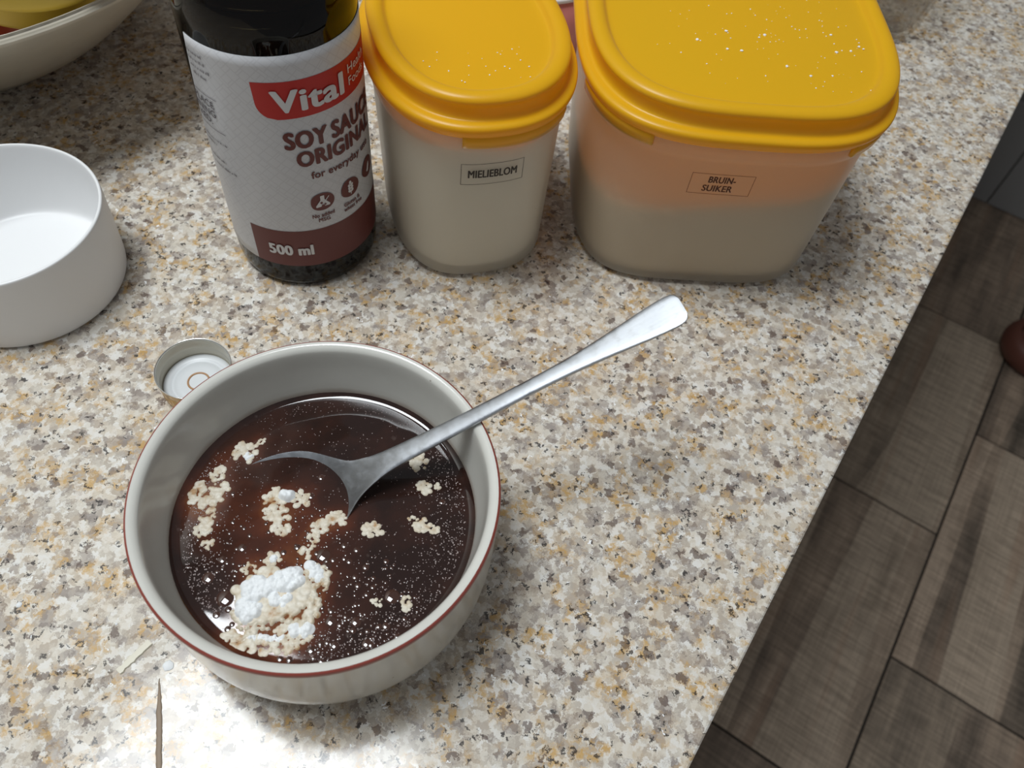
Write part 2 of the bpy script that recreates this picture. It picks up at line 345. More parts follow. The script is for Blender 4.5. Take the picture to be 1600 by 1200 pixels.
# ------------------------------------------------------------------ flour clumps (positions of the discs, metres)
def ell(cx, cy, rx, ry, n, rmin=0.0007, rmax=0.0016, rot=0.0):
    out = []
    if rmax < 0.0020: n = int(n*1.9); rmin *= 0.62; rmax *= 0.70
    for _ in range(n):
        a = rng.uniform(0, 2*math.pi); q = math.sqrt(rng.uniform(0, 1)); x = rx*q*math.cos(a); y = ry*q*math.sin(a)
        out.append((cx+x*math.cos(rot)-y*math.sin(rot), cy+x*math.sin(rot)+y*math.cos(rot), rng.uniform(rmin, rmax)))
    return out
CL = {
 'a': ell(-.0935, .1360, .0042, .0046, 26) + ell(-.0890, .1413, .0022, .0010, 6, .0005, .0009, 0.8),
 'b': ell(-.1006, .1262, .0028, .0032, 16) + ell(-.0985, .1205, .0036, .0026, 14) + ell(-.0982, .1165, .0026, .0030, 11) + ell(-.1012, .1140, .0022, .0024, 9),
 'b2': ell(-.1053, .1175, .0024, .0048, 18, .0009, .0019, -0.25),
 'b3': ell(-.0984, .1092, .0030, .0028, 14) + ell(-.0990, .1040, .0028, .0026, 14) + ell(-.0957, .0993, .0020, .0024, 9, .0006, .0012),
 'c': ell(-.0780, .1195, .0040, .0044, 30) + ell(-.0760, .1135, .0050, .0032, 26) + ell(-.0728, .1085, .0034, .0026, 16) + ell(-.0690, .1205, .0036, .0030, 16),
 'd': ell(-.0545, .1155, .0042, .0026, 20) + ell(-.0598, .1112, .0030, .0026, 13) + ell(-.0608, .1060, .0022, .0032, 11, .0006, .0012) + ell(-.0622, .1010, .0026, .0026, 10, .0006, .0012),
 'e': ell(-.0420, .1128, .0042, .0026, 22),
 'f': ell(-.0232, .1158, .0050, .0020, 22) + ell(-.0268, .1186, .0034, .0014, 12, .0005, .0011),
 'g': ell(-.0266, .1318, .0032, .0026, 15) + ell(-.0218, .1328, .0010, .0016, 5, .0006, .0010),
 'h': ell(-.0303, .1418, .0030, .0040, 18),
 'i': ell(-.0344, .0878, .0022, .0020, 9, .0006, .0012),
 'j': ell(-.0246, .0884, .0018, .0028, 10, .0006, .0013),
 'big': ell(-.0700, .0850, .0120, .0085, 130, .0010, .0024, 0.35) + ell(-.0600, .0830, .0075, .0075, 60, .0008, .0018) + ell(-.0560, .0925, .0050, .0050, 30) + ell(-.0735, .0765, .0075, .0050, 36),
 'low': ell(-.0730, .0685, .0085, .0032, 40, .0009, .0019, -0.1) + ell(-.0610, .0715, .0048, .0052, 36) + ell(-.0560, .0745, .0036, .0036, 20),
 'k': ell(-.0725, .0972, .0030, .0024, 16) + ell(-.0790, .0930, .0030, .0022, 12, .0006, .0012),
}
ALL = np.array([d for k in CL for d in CL[k]])

# ------------------------------------------------------------------ sauce
def m_sauce():
    m = mat('soy_sauce_mix', rough=0.045, spec=0.55); at = nd(m, 'ShaderNodeAttribute'); at.attribute_name = 'flour_mix'
    tc = nd(m, 'ShaderNodeTexCoord'); n = nd(m, 'ShaderNodeTexNoise', Scale=70.0, Detail=4.0); lk(m, tc.outputs['Object'], n.inputs['Vector'])
    n2 = nd(m, 'ShaderNodeTexNoise', Scale=320.0, Detail=4.0); lk(m, tc.outputs['Object'], n2.inputs['Vector'])
    v = mth(m, 'ADD', mth(m, 'MULTIPLY', at.outputs['Fac'], 0.95), mth(m, 'MULTIPLY', mth(m, 'SUBTRACT', n.outputs['Fac'], 0.45), 0.9))
    c = ramp(m, v, [(0.0, (0.020, 0.0095, 0.0075)), (0.28, (0.040, 0.0150, 0.0100)), (0.55, (0.085, 0.024, 0.012)), (0.80, (0.20, 0.068, 0.022)), (1.0, (0.36, 0.16, 0.06))])
    cl = ramp(m, n2.outputs['Fac'], [(0.66, (0, 0, 0)), (0.80, (1, 1, 1))])
    c = mixc(m, mth(m, 'MULTIPLY', cl, 0.25), c, (0.22, 0.17, 0.15))
    lk(m, c, bsdf(m).inputs['Base Color']); return m
M_SAUCE = m_sauce()
SR = 0.0521
rings = []; radii = list(np.linspace(0.0004, 0.0490, 110)) + list(np.linspace(0.0493, 0.0529, 14)); SEG = 220
for r in radii:
    e = max(0.0, (r-0.0490)/0.0039); z = SAUCE_Z + 0.0014*e**2.4
    rings.append([(r*math.cos(2*math.pi*j/SEG), r*math.sin(2*math.pi*j/SEG), z + 0.00012*noise.noise(Vector((r*math.cos(2*math.pi*j/SEG)*90, r*math.sin(2*math.pi*j/SEG)*90, 3.0)))) for j in range(SEG)])
rings.append([(0.048*math.cos(2*math.pi*j/SEG), 0.048*math.sin(2*math.pi*j/SEG), 0.024) for j in range(SEG)])
rings.append([(0.040*math.cos(2*math.pi*j/SEG), 0.040*math.sin(2*math.pi*j/SEG), 0.0125) for j in range(SEG)])
v, f = loft(rings)
sauce = recalc(obj('sauce', v, f, M_SAUCE, loc=(BX, BY, 0)))
tag(sauce, 'dark reddish-brown soy sauce mixture filling the rust-rimmed bowl', 'sauce')
va = np.array([p[:2] for p in v]) + np.array([BX, BY]); val = np.zeros(len(va))
for x, y, r in ALL[::2]:
    if x > -.048: continue
    d = np.hypot(va[:, 0]-x, va[:, 1]-y); val += 0.05*np.exp(-(d/(0.0040))**2) + 0.012*np.exp(-(d/0.011)**2)
val = 1-np.exp(-val*0.75)
at = sauce.data.attributes.new('flour_mix', 'FLOAT', 'POINT'); at.data.foreach_set('value', val.astype(np.float32))

# bubbles: bigger ones are parts, the fine froth is stuff
M_BUB = mat('bubble_skin', (0.05, 0.02, 0.013), 0.03, spec=0.9)
def dome(r, h, seg=14, rg=5):
    pr = [(r*math.cos(a), h*math.sin(a)-0.15*r) for a in np.linspace(0, math.pi/2, rg)]
    return lathe(pr, seg)
dv, df = dome(1, 0.28, 24, 7)
dome_me = None
def bubble(x, y, r):
    global dome_me
    if dome_me is None: o = obj('bubble', dv, df, M_BUB, sauce); dome_me = o.data
    else: o = bpy.data.objects.new('bubble', dome_me); COL.objects.link(o); o.parent = sauce
    o.location = (x-BX, y-BY, SAUCE_Z); o.scale = (r, r, r if r < .005 else r*0.35)
for x, y, r in [(-.0837, .0996, .0018), (-.0657, .1222, .0014), (-.0916, .0877, .0024), (-.0839, .0817, .0034), (-.0890, .0945, .0016), (-.0640, .1300, .0013),
                (-.0400, .0800, .0020), (-.0350, .0735, .0018), (-.0300, .0800, .0015), (-.0480, .0790, .0022), (-.0450, .0715, .0016), (-.0255, .0770, .0014),
                (-.0560, .1010, .0030), (-.0540, .0975, .0022), (-.0695, .1000, .0013), (-.0930, .1190, .0010), (-.0190, .1270, .0012),
                (-.0850, .0760, .0015), (-.0800, .0720, .0013), (-.0520, .0690, .0017), (-.0480, .0660, .0013), (-.0610, .0650, .0014), (-.0300, .0900, .0030)]:
    bubble(x, y, r)
fv, ff = [], []
bv, bf = dome(1, 0.5, 7, 4)
M_FROTH = mat('froth', (0.30, 0.24, 0.23), 0.22, spec=1.0)
def near_flour(x, y): return np.min(np.hypot(ALL[:, 0]-x, ALL[:, 1]-y) - ALL[:, 2]) < 0.0002
def froth(n, fx):
    c = 0
    while c < n:
        x, y, r = fx()
        if math.hypot(x-BX, y-BY) > 0.0495 or near_flour(x, y): continue
        b = len(fv)
        for p in bv: fv.append((x-BX+p[0]*r, y-BY+p[1]*r, SAUCE_Z+p[2]*r))
        for q in bf: ff.append(tuple(b+i for i in q))
        c += 1
def ringpt(a0, a1, r0, r1, s0, s1):
    def g():
        a = rng.uniform(a0, a1); r = r1-(r1-r0)*rng.beta(1, 2.4); return BX+r*math.cos(a), BY+r*math.sin(a), rng.uniform(s0, s1)
    return g
def discpt(cx, cy, rad, s0, s1):
    def g():
        a = rng.uniform(0, 6.283); r = rad*math.sqrt(rng.uniform(0, 1)); return cx+r*math.cos(a), cy+r*math.sin(a), rng.uniform(s0, s1)
    return g
froth(900, ringpt(-1.9, 0.9, 0.030, 0.0492, .00010, .00030))
froth(420, ringpt(2.7, 4.1, 0.032, 0.0490, .00010, .00032))
froth(160, ringpt(0.9, 2.4, 0.040, 0.0492, .00008, .00020))
froth(700, discpt(-.060, .108, .045, .00008, .00024))
tag(recalc(obj('fine_froth', fv, ff, M_FROTH, sauce)), 'scattered tiny glistening bubbles', kind='stuff')
fv, ff = [], []; bv, bf = dome(1, 0.30, 12, 5)
froth(150, discpt(-.042, .080, .024, .00030, .00070)); froth(45, discpt(-.052, .078, .030, .0007, .0014)); froth(40, discpt(-.088, .100, .016, .0004, .0009)); froth(40, discpt(-.062, .104, .014, .0003, .0007))
tag(recalc(obj('small_bubbles', fv, ff, M_BUB, sauce)), 'small glossy bubbles', kind='stuff')

# flour clumps floating on the sauce
def m_wetflour():
    m = mat('wet_flour', rough=0.42, spec=0.4); tc = nd(m, 'ShaderNodeTexCoord')
    n = nd(m, 'ShaderNodeTexNoise', Scale=260.0, Detail=5.0); lk(m, tc.outputs['Object'], n.inputs['Vector'])
    lk(m, ramp(m, n.outputs['Fac'], [(0.30, (0.40, 0.23, 0.10)), (0.42, (0.56, 0.48, 0.36)), (0.6, (0.66, 0.61, 0.51))]), bsdf(m).inputs['Base Color']); return m
M_WET = m_wetflour(); M_DRY = mat('dry_flour', (0.83, 0.85, 0.86), 0.8, spec=0.25)
def sheet(discs, hmax, res=0.00028, rough=0.0, nscale=600.0, sharp=0.0006):
    d = np.array(discs); x0, y0 = d[:, 0].min()-.003, d[:, 1].min()-.003; x1, y1 = d[:, 0].max()+.003, d[:, 1].max()+.003
    nx, ny = int((x1-x0)/res)+1, int((y1-y0)/res)+1
    X, Y = np.meshgrid(x0+np.arange(nx)*res, y0+np.arange(ny)*res)
    F = np.full(X.shape, -1.0); S = np.zeros(X.shape)
    for x, y, r in d:
        q = (r-np.hypot(X-x, Y-y)); F = np.maximum(F, q); S += np.clip(q, 0, None)
    Z = np.where(F < 0, F*1.2, hmax*(1-np.exp(-(F+0.25*S)/sharp)))
    if rough:
        for i in range(ny):
            for j in range(nx):
                if F[i, j] > -0.001: Z[i, j] += rough*min(1, max(0, F[i, j]/0.0008))*(noise.fractal(Vector((X[i, j]*nscale, Y[i, j]*nscale, 1.7)), 1.0, 2.0, 4)+0.25)
    keep = F > -0.0008
    idx = -np.ones(X.shape, int); vs_ = []; fs_ = []
    for i in range(ny):
        for j in range(nx):
            if keep[i, j]: idx[i, j] = len(vs_); vs_.append((X[i, j], Y[i, j], SAUCE_Z+max(Z[i, j], -0.0012)))
    for i in range(ny-1):
        for j in range(nx-1):
            q = (idx[i, j], idx[i, j+1], idx[i+1, j+1], idx[i+1, j])
            if min(q) >= 0: fs_.append(q)
    # close the underside
    n = len(vs_); vs_ += [(x, y, SAUCE_Z-0.0016) for x, y, z in vs_]; fs_ += [tuple(n+i for i in reversed(q)) for q in fs_]
    return vs_, fs_
CLAB = {
 'a': 'small pale flour clump floating left of the spoon tip edge', 'b': 'lacy chain of wet flour near the left side of the sauce',
 'b2': 'smooth oval wet flour patch closest to the left bowl wall', 'b3': 'lowest wet flour clump on the left side of the sauce',
 'c': 'branching tan flour clump with a white lump in the spoon area', 'd': 'trail of flour from below the spoon neck towards the big heap',
 'e': 'small knobbly flour clump just right of centre in the sauce', 'f': 'wide flat flour clump near the right bowl wall',
 'g': 'little crumbly flour clump under the spoon handle, right side', 'h': 'flour clump touching the lower edge of the spoon handle',
 'i': 'tiny left one of two flour dots low in the right half of the sauce', 'j': 'tiny right one of two flour dots low in the right half of the sauce',
 'big': 'largest heap of half-dry white flour in the lower left sauce', 'low': 'wet creamy flour patch against the front bowl wall', 'k': 'small flour clump just above the largest flour heap'}
clumps = {}
for k, d in CL.items():
    vs_, fs_ = sheet(d, 0.00030 if k != 'big' else 0.0007, rough=0.00018, sharp=0.0003)
    o = obj('flour_clump', vs_, fs_, M_WET); clumps[k] = o
    tag(o, CLAB[k], 'flour clump', 'flour clumps floating in the sauce')
def dry(parent, discs, h, rg=0.0007, ns=520.0):
    vs_, fs_ = sheet(discs, h, res=0.00025, rough=rg, nscale=ns, sharp=0.0016)
    tag(obj('dry_or_glare_lump', vs_, fs_, M_DRY, clumps[parent]), 'white lump (dry powder; painted glare in the front patch)')
dry('c', ell(-.0742, .1206, .0016, .0015, 9, .0016, .0022), 0.0026)
dry('big', ell(-.0742, .0865, .0052, .0034, 26, .0018, .0030, 0.5), 0.0026)
dry('big', ell(-.0650, .0903, .0044, .0032, 22, .0017, .0027, 0.3), 0.0028)
dry('big', ell(-.0752, .0788, .0042, .0030, 20, .0016, .0026), 0.0022)
dry('big', ell(-.0668, .0836, .0034, .0026, 12, .0014, .0022), 0.0020)
dry('big', ell(-.0575, .0950, .0032, .0018, 12, .0013, .0021, -0.6), 0.0018)
dry('low', ell(-.0568, .0748, .0032, .0018, 12, .0013, .0021), 0.0015)  # lamp glare on the sauce, modelled as a white lump
dry('low', ell(-.0665, .0710, .0060, .0008, 16, .0009, .0014, 0.1), 0.0010)
dry('k', ell(-.0722, .0975, .0012, .0010, 6, .0010, .0015), 0.0015)
dry('a', ell(-.0925, .1345, .0016, .0012, 7, .0010, .0015), 0.0012)

# ------------------------------------------------------------------ spoon
spoon = thing('spoon', 'satin steel tablespoon leaning on the bowl rim, tip in the sauce', 'spoon', (-.0466, .1314, 0.0419), math.atan2(.445, .895))
SEC = [(-.0625, .0280, .0006, .0), (-.0605, .0283, .0048, .0015), (-.0565, .0288, .0100, .0038), (-.050, .0296, .0153, .0062), (-.042, .0307, .0186, .0078), (-.034, .0316, .0200, .0084), (-.026, .0323, .0198, .0080),
       (-.019, .0329, .0178, .0066), (-.0135, .0338, .0142, .0046), (-.0090, .0355, .0104, .0026), (-.005, .0375, .0074, .0012), (0.0, .0405, .0056, .0003), (.006, .0440, .0043, -.0003), (.016, .0488, .0036, -.0004),
       (.030, .0552, .0032, -.0004), (.046, .0630, .0029, -.0004), (.062, .0708, .0028, -.0003), (.076, .0777, .0033, -.0002), (.088, .0838, .0044, -.0001), (.098, .0889, .0056, .0), (.1045, .0923, .0062, .0), (.1085, .0943, .0062, .0), (.1105, .0953, .0054, .0), (.1112, .0957, .0040, .0)]
sec = smooth_prof([Vector(s) for s in SEC], 3) if False else None
def cat4(S, sub=3):
    S = np.array(S); Pp = np.vstack([2*S[0]-S[1], S, 2*S[-1]-S[-2]]); out = []
    for i in range(1, len(Pp)-2):
        a, b, c, d = Pp[i-1:i+3]
        for k in range(sub):
            t = k/sub; out.append(0.5*((2*b)+(-a+c)*t+(2*a-5*b+4*c-d)*t*t+(-a+3*b-3*c+d)*t**3))
    out.append(S[-1]); return out
rings = []; NU = 15
for s, z, wd, dp in cat4(SEC):
    th = 0.0011 + 0.0010*min(1, max(0, (s+0.012)/0.02)); wd = max(wd, 0.0004)
    roll = 0.105*min(1, max(0, (0.004-s)/0.014))
    top = []; bot = []
    for i in range(NU):
        u = -1+2*i/(NU-1)
        zz = z - dp*(1-u*u) + roll*u*wd
        if s > 0.0: zz -= 0.00025*abs(u)**10
        eb = th*(1-0.45*abs(u)**6)
        top.append((s, u*wd, zz-0.041)); bot.append((s, u*wd*0.985, zz-eb-0.041))
    rings.append(top + bot[::-1])
v, f = loft(rings)
sp_body = recalc(obj('spoon_body', v, f, M_STEEL, spoon))
sm = sp_body.modifiers.new('bevel', 'BEVEL'); sm.width = 0.0002; sm.segments = 2; sm.limit_method = 'ANGLE'; sm.angle_limit = R(50)

# ------------------------------------------------------------------ white measuring cup
CX, CY = -0.2290, 0.2282
v, f = lathe([tuple(p) for p in [(0, 0.0), (0.0405, 0.0), (0.0422, 0.0012), (0.0427, 0.0035), (0.0436, 0.030), (0.0441, 0.0410), (0.0437, 0.0418), (0.0428, 0.0420), (0.0421, 0.0414), (0.0416, 0.030), (0.0404, 0.0065), (0.0385, 0.0040), (0.035, 0.0033), (0, 0.0032)]], 128)
cup = recalc(obj('plastic_cup', v, f, M_CUP, loc=(CX, CY, 0)))
tag(cup, 'plain white round plastic cup cut off by the left edge', 'cup')
sm = cup.modifiers.new('sub', 'SUBSURF'); sm.levels = 1; sm.render_levels = 2

# ------------------------------------------------------------------ bottle cap
KX, KY, KR = -0.1342, 0.1824, 0.0156
M_CAPI = mat('cap_lacquer', (0.50, 0.47, 0.39), 0.25, 0.35); M_CAPG = mat('gold_lacquer', (0.55, 0.36, 0.14), 0.25, 0.6); M_LINER = mat('cap_liner', (0.66, 0.68, 0.69), 0.35); M_SILV = mat('cut_metal', (0.75, 0.75, 0.74), 0.2, 1.0)
M_RINGST = mat('soy_stain', (0.42, 0.24, 0.12), 0.4)
capo = thing('bottle_cap', 'upturned gold metal screw cap with white liner, behind the bowl', 'bottle cap', (KX, KY, 0))
rings = []
def knurl(r, z, a): 
    return [(r*(1+(a*math.cos(40*2*math.pi*j/240)))*math.cos(2*math.pi*j/240), r*(1+(a*math.cos(40*2*math.pi*j/240)))*math.sin(2*math.pi*j/240), z) for j in range(240)]
v, f = loft([knurl(.0140, 0.0, 0), knurl(.0149, .0006, 0.003), knurl(.0152, .0020, 0.008), knurl(.0153, .0065, 0.008), knurl(.0152, .0075, 0), knurl(.0150, .0085, 0), knurl(.0154, .0095, 0), knurl(.0156, .0126, 0)])
f = [q for q in f if not (len(q) == 3 and len(v)-1 in q)]
recalc(obj('shell', v, f, M_CAPG, capo))
v, f = lathe([(.0156, .0126), (.01575, .0130), (.01555, .0133), (.0153, .0131), (.0152, .0126)], 96); f = [q for q in f if len(q) == 4]
tag(recalc(obj('rolled_edge', v, f, M_SILV, capo)), 'bright silver edge')
v, f = lathe([(.0152, .0126), (.0151, .0095), (.0147, .0086), (.0149, .0072), (.0149, .0030), (.0146, .0024), (0.0, .0023)], 96); f = [q for q in f if not (len(q) == 3 and len(v)-2 in q)]
recalc(obj('inside', v, f, M_CAPI, capo))
v, f = lathe([(.0146, .0024), (.0145, .0030), (.0118, .0031), (.0113, .0026), (.0104, .0026), (.0099, .0031), (.0072, .0031), (0, .0030)], 96)
tag(recalc(obj('liner', v, f, M_LINER, capo)), 'white seal disc')
v, f = lathe([(.0049, .0029), (.0047, .0034), (.0043, .0036), (.0040, .0033), (.0039, .0029)], 64); f = [q for q in f if len(q) == 4]
tag(recalc(obj('stain_ring', v, f, M_RINGST, capo)), 'thin brown ring')

# ------------------------------------------------------------------ soy sauce bottle
QX, QY, QR = -0.1110, 0.2777, 0.0340
bottle = thing('sauce_bottle', 'dark glass soy sauce bottle with white, red and maroon label', 'bottle', (QX, QY, 0))
op = [(0.0, .0040), (.022, .0030), (.0265, .0006), (.0295, 0.0), (.0318, .0008), (.0332, .0035), (.0336, .0080), (.0337, .0120), (.0337, .1265), (.0335, .1310), (.0322, .1385), (.0290, .1480), (.0235, .1580), (.0180, .1670), (.0150, .1760), (.0142, .1880), (.0140, .2050), (.0146, .2060), (.0146, .2080), (.0138, .2090), (.0138, .2200), (.0130, .2205)]
ip = [(.0105, .2200), (.0108, .2050), (.0115, .1850), (.0130, .1730), (.0200, .1600), (.0262, .1480), (.0296, .1370), (.0306, .1270), (.0306, .0140), (.0298, .0100), (.026, .0075), (0.0, .0085)]
v, f = lathe([tuple(p) for p in smooth_prof(op[:8], 3)] + [tuple(p) for p in smooth_prof(op[8:], 4)] + [tuple(p) for p in smooth_prof(ip, 3)], 128)
recalc(obj('glass', v, f, M_BOTTLE, bottle))
lp = [(max(p[0]+.0004, 0), p[1]-.0003) for p in reversed(smooth_prof(ip, 3)) if p[1] < .18]; lp.append((0.0, lp[-1][1]))
v, f = lathe(lp, 128); tag(recalc(obj('liquid', v, f, M_SOY, bottle)), 'black soy sauce inside')
RL = 0.03395
def on_cyl(theta, z, r): return (r*math.cos(theta), r*math.sin(theta), z)
# label sheet
NT, NZ = 150, 24; v = []; f = []; uvs = []
for i in range(NZ+1):
    z = .0154 + (.1235-.0154)*i/NZ
    tl = -152 + max(0, (z-.062)/.0615)*19; 
    for j in range(NT+1):
        th = R(tl + (150-tl)*j/NT); v.append(on_cyl(th, z, RL)); uvs.append((th*RL, z))
for i in range(NZ):
    for j in range(NT): a = i*(NT+1)+j; f.append((a, a+1, a+NT+2, a+NT+1))
lab = obj('label', v, f, M_LABEL, bottle); ul = lab.data.uv_layers.new(name='UVMap')
for p in lab.data.polygons:
    for li, vi in zip(p.loop_indices, p.vertices): ul.data[li].uv = uvs[vi]
sm = lab.modifiers.new('thickness', 'SOLIDIFY'); sm.thickness = 0.00012; sm.offset = -1
lab['label'] = 'white printed paper label'
def wrap(name, v2, f, m, theta_left, z_base, dr=0.00030, parent=None, lab_=None):
    def area(q): return sum(v2[q[i-1]][0]*v2[q[i]][1]-v2[q[i]][0]*v2[q[i-1]][1] for i in range(len(q)))
    f = [list(q) if area(q) > 0 else list(reversed(q)) for q in f]
    vv = [on_cyl(R(theta_left) + p[0]/RL, z_base + p[1], RL+dr+(p[2] if len(p) > 2 else 0.0)) for p in v2]
    o = obj(name, vv, f, m, parent or lab)
    o.data.normals_split_custom_set_from_vertices([(p[0]/(RL+dr), p[1]/(RL+dr), 0.0) for p in vv])   # follow the bottle's roundness
    if lab_: o['label'] = lab_
    return o
def patch(fun, w_, h_, nx=60, ny=10):   # grid with shaped lower-left corner
    v2 = []; f = []
    for i in range(ny+1):
        for j in range(nx+1): v2.append(fun(j/nx, i/ny))
    for i in range(ny):
        for j in range(nx): a = i*(nx+1)+j; f.append((a, a+1, a+nx+2, a+nx+1))
    return v2, f
deg = RL*math.pi/180
def banner(u, t):
    y = t*.0163; r = .0072
    x0 = 0 if y > r else r - math.sqrt(max(0, r*r-(r-y)**2))
    x0 -= 0.0006*(t-0.5) 
    return (x0 + (112*deg-x0)*u, y)
wrap('red_banner', *patch(banner, 0, 0, 60, 16), M_RED, -87.0, .0967, 0.00010, lab_='red banner')
wrap('maroon_band', *patch(lambda u, t: (u*200*deg + 0.0*t, t*(.0376-.01545)), 0, 0, 100, 4), M_MAROON, -113.0, .01545, 0.00010, lab_='maroon band')
wrap('lettering', *text2d('Vital', .0090, 0.045, 49.0*deg), M_WHITEP, -76.0, .1002, .00045)
wrap('lettering', *text2d('Health', .0037, -0.002, 24*deg), M_WHITEP, -21.0, .1066, .00045)
wrap('lettering', *text2d('Foods', .0036, -0.002, 21*deg), M_WHITEP, -21.0, .1013, .00045)
wrap('lettering', *text2d('SOY', .0076, 0.050, 28.4*deg), M_MAROON, -72.8, .0826)
wrap('lettering', *text2d('SAUCE', .0076, 0.050, 45.5*deg), M_MAROON, -39.8, .0826)
wrap('lettering', *text2d('ORIGINAL', .0070, 0.050, 69*deg), M_MAROON, -66.6, .0734)
wrap('lettering', *text2d('for everyday use', .0034, 0.026, 55.5*deg), M_MAROON, -59.2, .0662)
wrap('lettering', *text2d('No added', .0020, 0.030, 16.8*deg), M_MAROON, -63.3, .0443)
wrap('lettering', *text2d('MSG', .0020, 0.030, 8.6*deg), M_MAROON, -59.1, .0416)
wrap('lettering', *text2d('Gluten &', .0020, 0.030, 16.0*deg), M_MAROON, -37.7, .0443)
wrap('lettering', *text2d('wheat free', .0020, 0.030, 18.4*deg), M_MAROON, -38.2, .0416)
wrap('lettering', *text2d('500 ml', .0058, 0.045, 32.6*deg), M_WHITEP, -99.7, .0231, .00045)
# small side panel
def bar(w_, h_, n=10): return patch(lambda u, t: (u*w_, t*h_), 0, 0, n, 1)
for z, end in ((.0997, -115.0), (.0839, -114.6)):
    wrap('rule_line', *bar(30*deg, .00028), M_GREYP, end-30, z)
for s, z, end, h in (('PLACE', .0950, -119.0, .0030), ('RNING', .0908, -119.4, .0030), ('KED.', .0866, -124.5, .0030)):
    v2, f2 = text2d(s, h, 0.004); wd = v2[:, 0].max(); wrap('lettering', v2, f2, M_GREYP, end - wd/deg, z)
def dashes(z, start, end, seed, h=.0013):
    rd = random.Random(seed); v2 = []; f2 = []; x = 0; wd = (end-start)*deg
    while x < wd:
        ww = rd.uniform(.00025, .0006); hh = h*rd.choice((0.6, 0.7, 0.7, 1.0)); b = len(v2)
        v2 += [(x, 0), (x+ww*.8, 0), (x+ww*.8, hh), (x, hh)]; f2.append((b, b+1, b+2, b+3)); x += ww + rd.choice((.0002, .0002, .0002, .0007))
    wrap('fine_print', v2, f2, M_GREYP, start, z)
for i, (z, a, b) in enumerate(((.1166, -134, -119), (.1137, -134, -117.4), (.1107, -133, -114.8), (.1075, -132, -119.3), (.0775, -144, -116.2), (.0748, -144, -128), (.0670, -146, -122.3), (.0632, -146, -114.2))): dashes(z, a, b, i)
# icons
def blob(rx, ry, e=0.12, ph=0.0, n=40):
    v2 = [(0, 0)] + [(rx*math.cos(a)*(1+e*math.cos(3*a+ph)*0.3), ry*math.sin(a)*(1+e*math.cos(2*a+ph)*0.5)) for a in np.linspace(0, 2*math.pi, n, endpoint=False)]
    return v2, [(0, 1+i, 1+(i+1) % n) for i in range(n)]
def poly(pts): return pts, [tuple(range(len(pts)))]
ICON = ((-54.4, .0527), (-30.3, .0532), (-6.5, .0545))
for k, (th, z) in enumerate(ICON): wrap('icon', *blob(.0053, .0050, 0.12, k*1.1), M_MAROON, th, z)
flask = [(-.0009, .0034), (.0009, .0034), (.0009, .0012), (.0032, -.0018), (.0030, -.0026), (-.0030, -.0026), (-.0032, -.0018), (-.0009, .0012)]
wrap('flask_symbol', *poly(flask), M_WHITEP, ICON[0][0], ICON[0][1], .00042)
for a in ((-.0006, -.0004, .0006), (.0010, -.0015, .0005), (-.0002, -.0018, .0004)):
    v2, f2 = blob(a[2], a[2], 0, 0, 10); wrap('flask_dot', [(p[0]+a[0], p[1]+a[1]) for p in v2], f2, M_MAROON, ICON[0][0], ICON[0][1], .00052)
wrap('stroke', *poly([(.0006, .0000), (.0028, .0026), (.0031, .0024), (.0009, -.0003)]), M_WHITEP, ICON[0][0], ICON[0][1], .00052)
def leaf(cx, cy, a, l=.0019, w_=.0007):
    c, s = math.cos(a), math.sin(a); pts = []
    for t in np.linspace(0, 2*math.pi, 12, endpoint=False):
        x = l*(0.5+0.5*math.cos(t)); y = w_*math.sin(t); pts.append((cx+x*c-y*s, cy+x*s+y*c))
    return poly(pts)
for cy in (-.0024, -.0009, .0006):
    for sx in (1, -1): wrap('grain', *leaf(0.0001*sx, cy, math.pi/2-sx*0.75), M_WHITEP, ICON[1][0], ICON[1][1], .00042)
wrap('grain', *leaf(0, .0018, math.pi/2), M_WHITEP, ICON[1][0], ICON[1][1], .00042)
wrap('stalk', *poly([(-.0002, -.0036), (.0002, -.0036), (.0002, -.0020), (-.0002, -.0020)]), M_WHITEP, ICON[1][0], ICON[1][1], .00042)
wrap('grain', *leaf(-.0006, -.0022, 1.2, .0046, .0010), M_WHITEP, ICON[2][0], ICON[2][1], .00042)
wrap('grain', *leaf(-.0016, -.0012, -0.3, .0024, .0009), M_WHITEP, ICON[2][0], ICON[2][1], .00042)

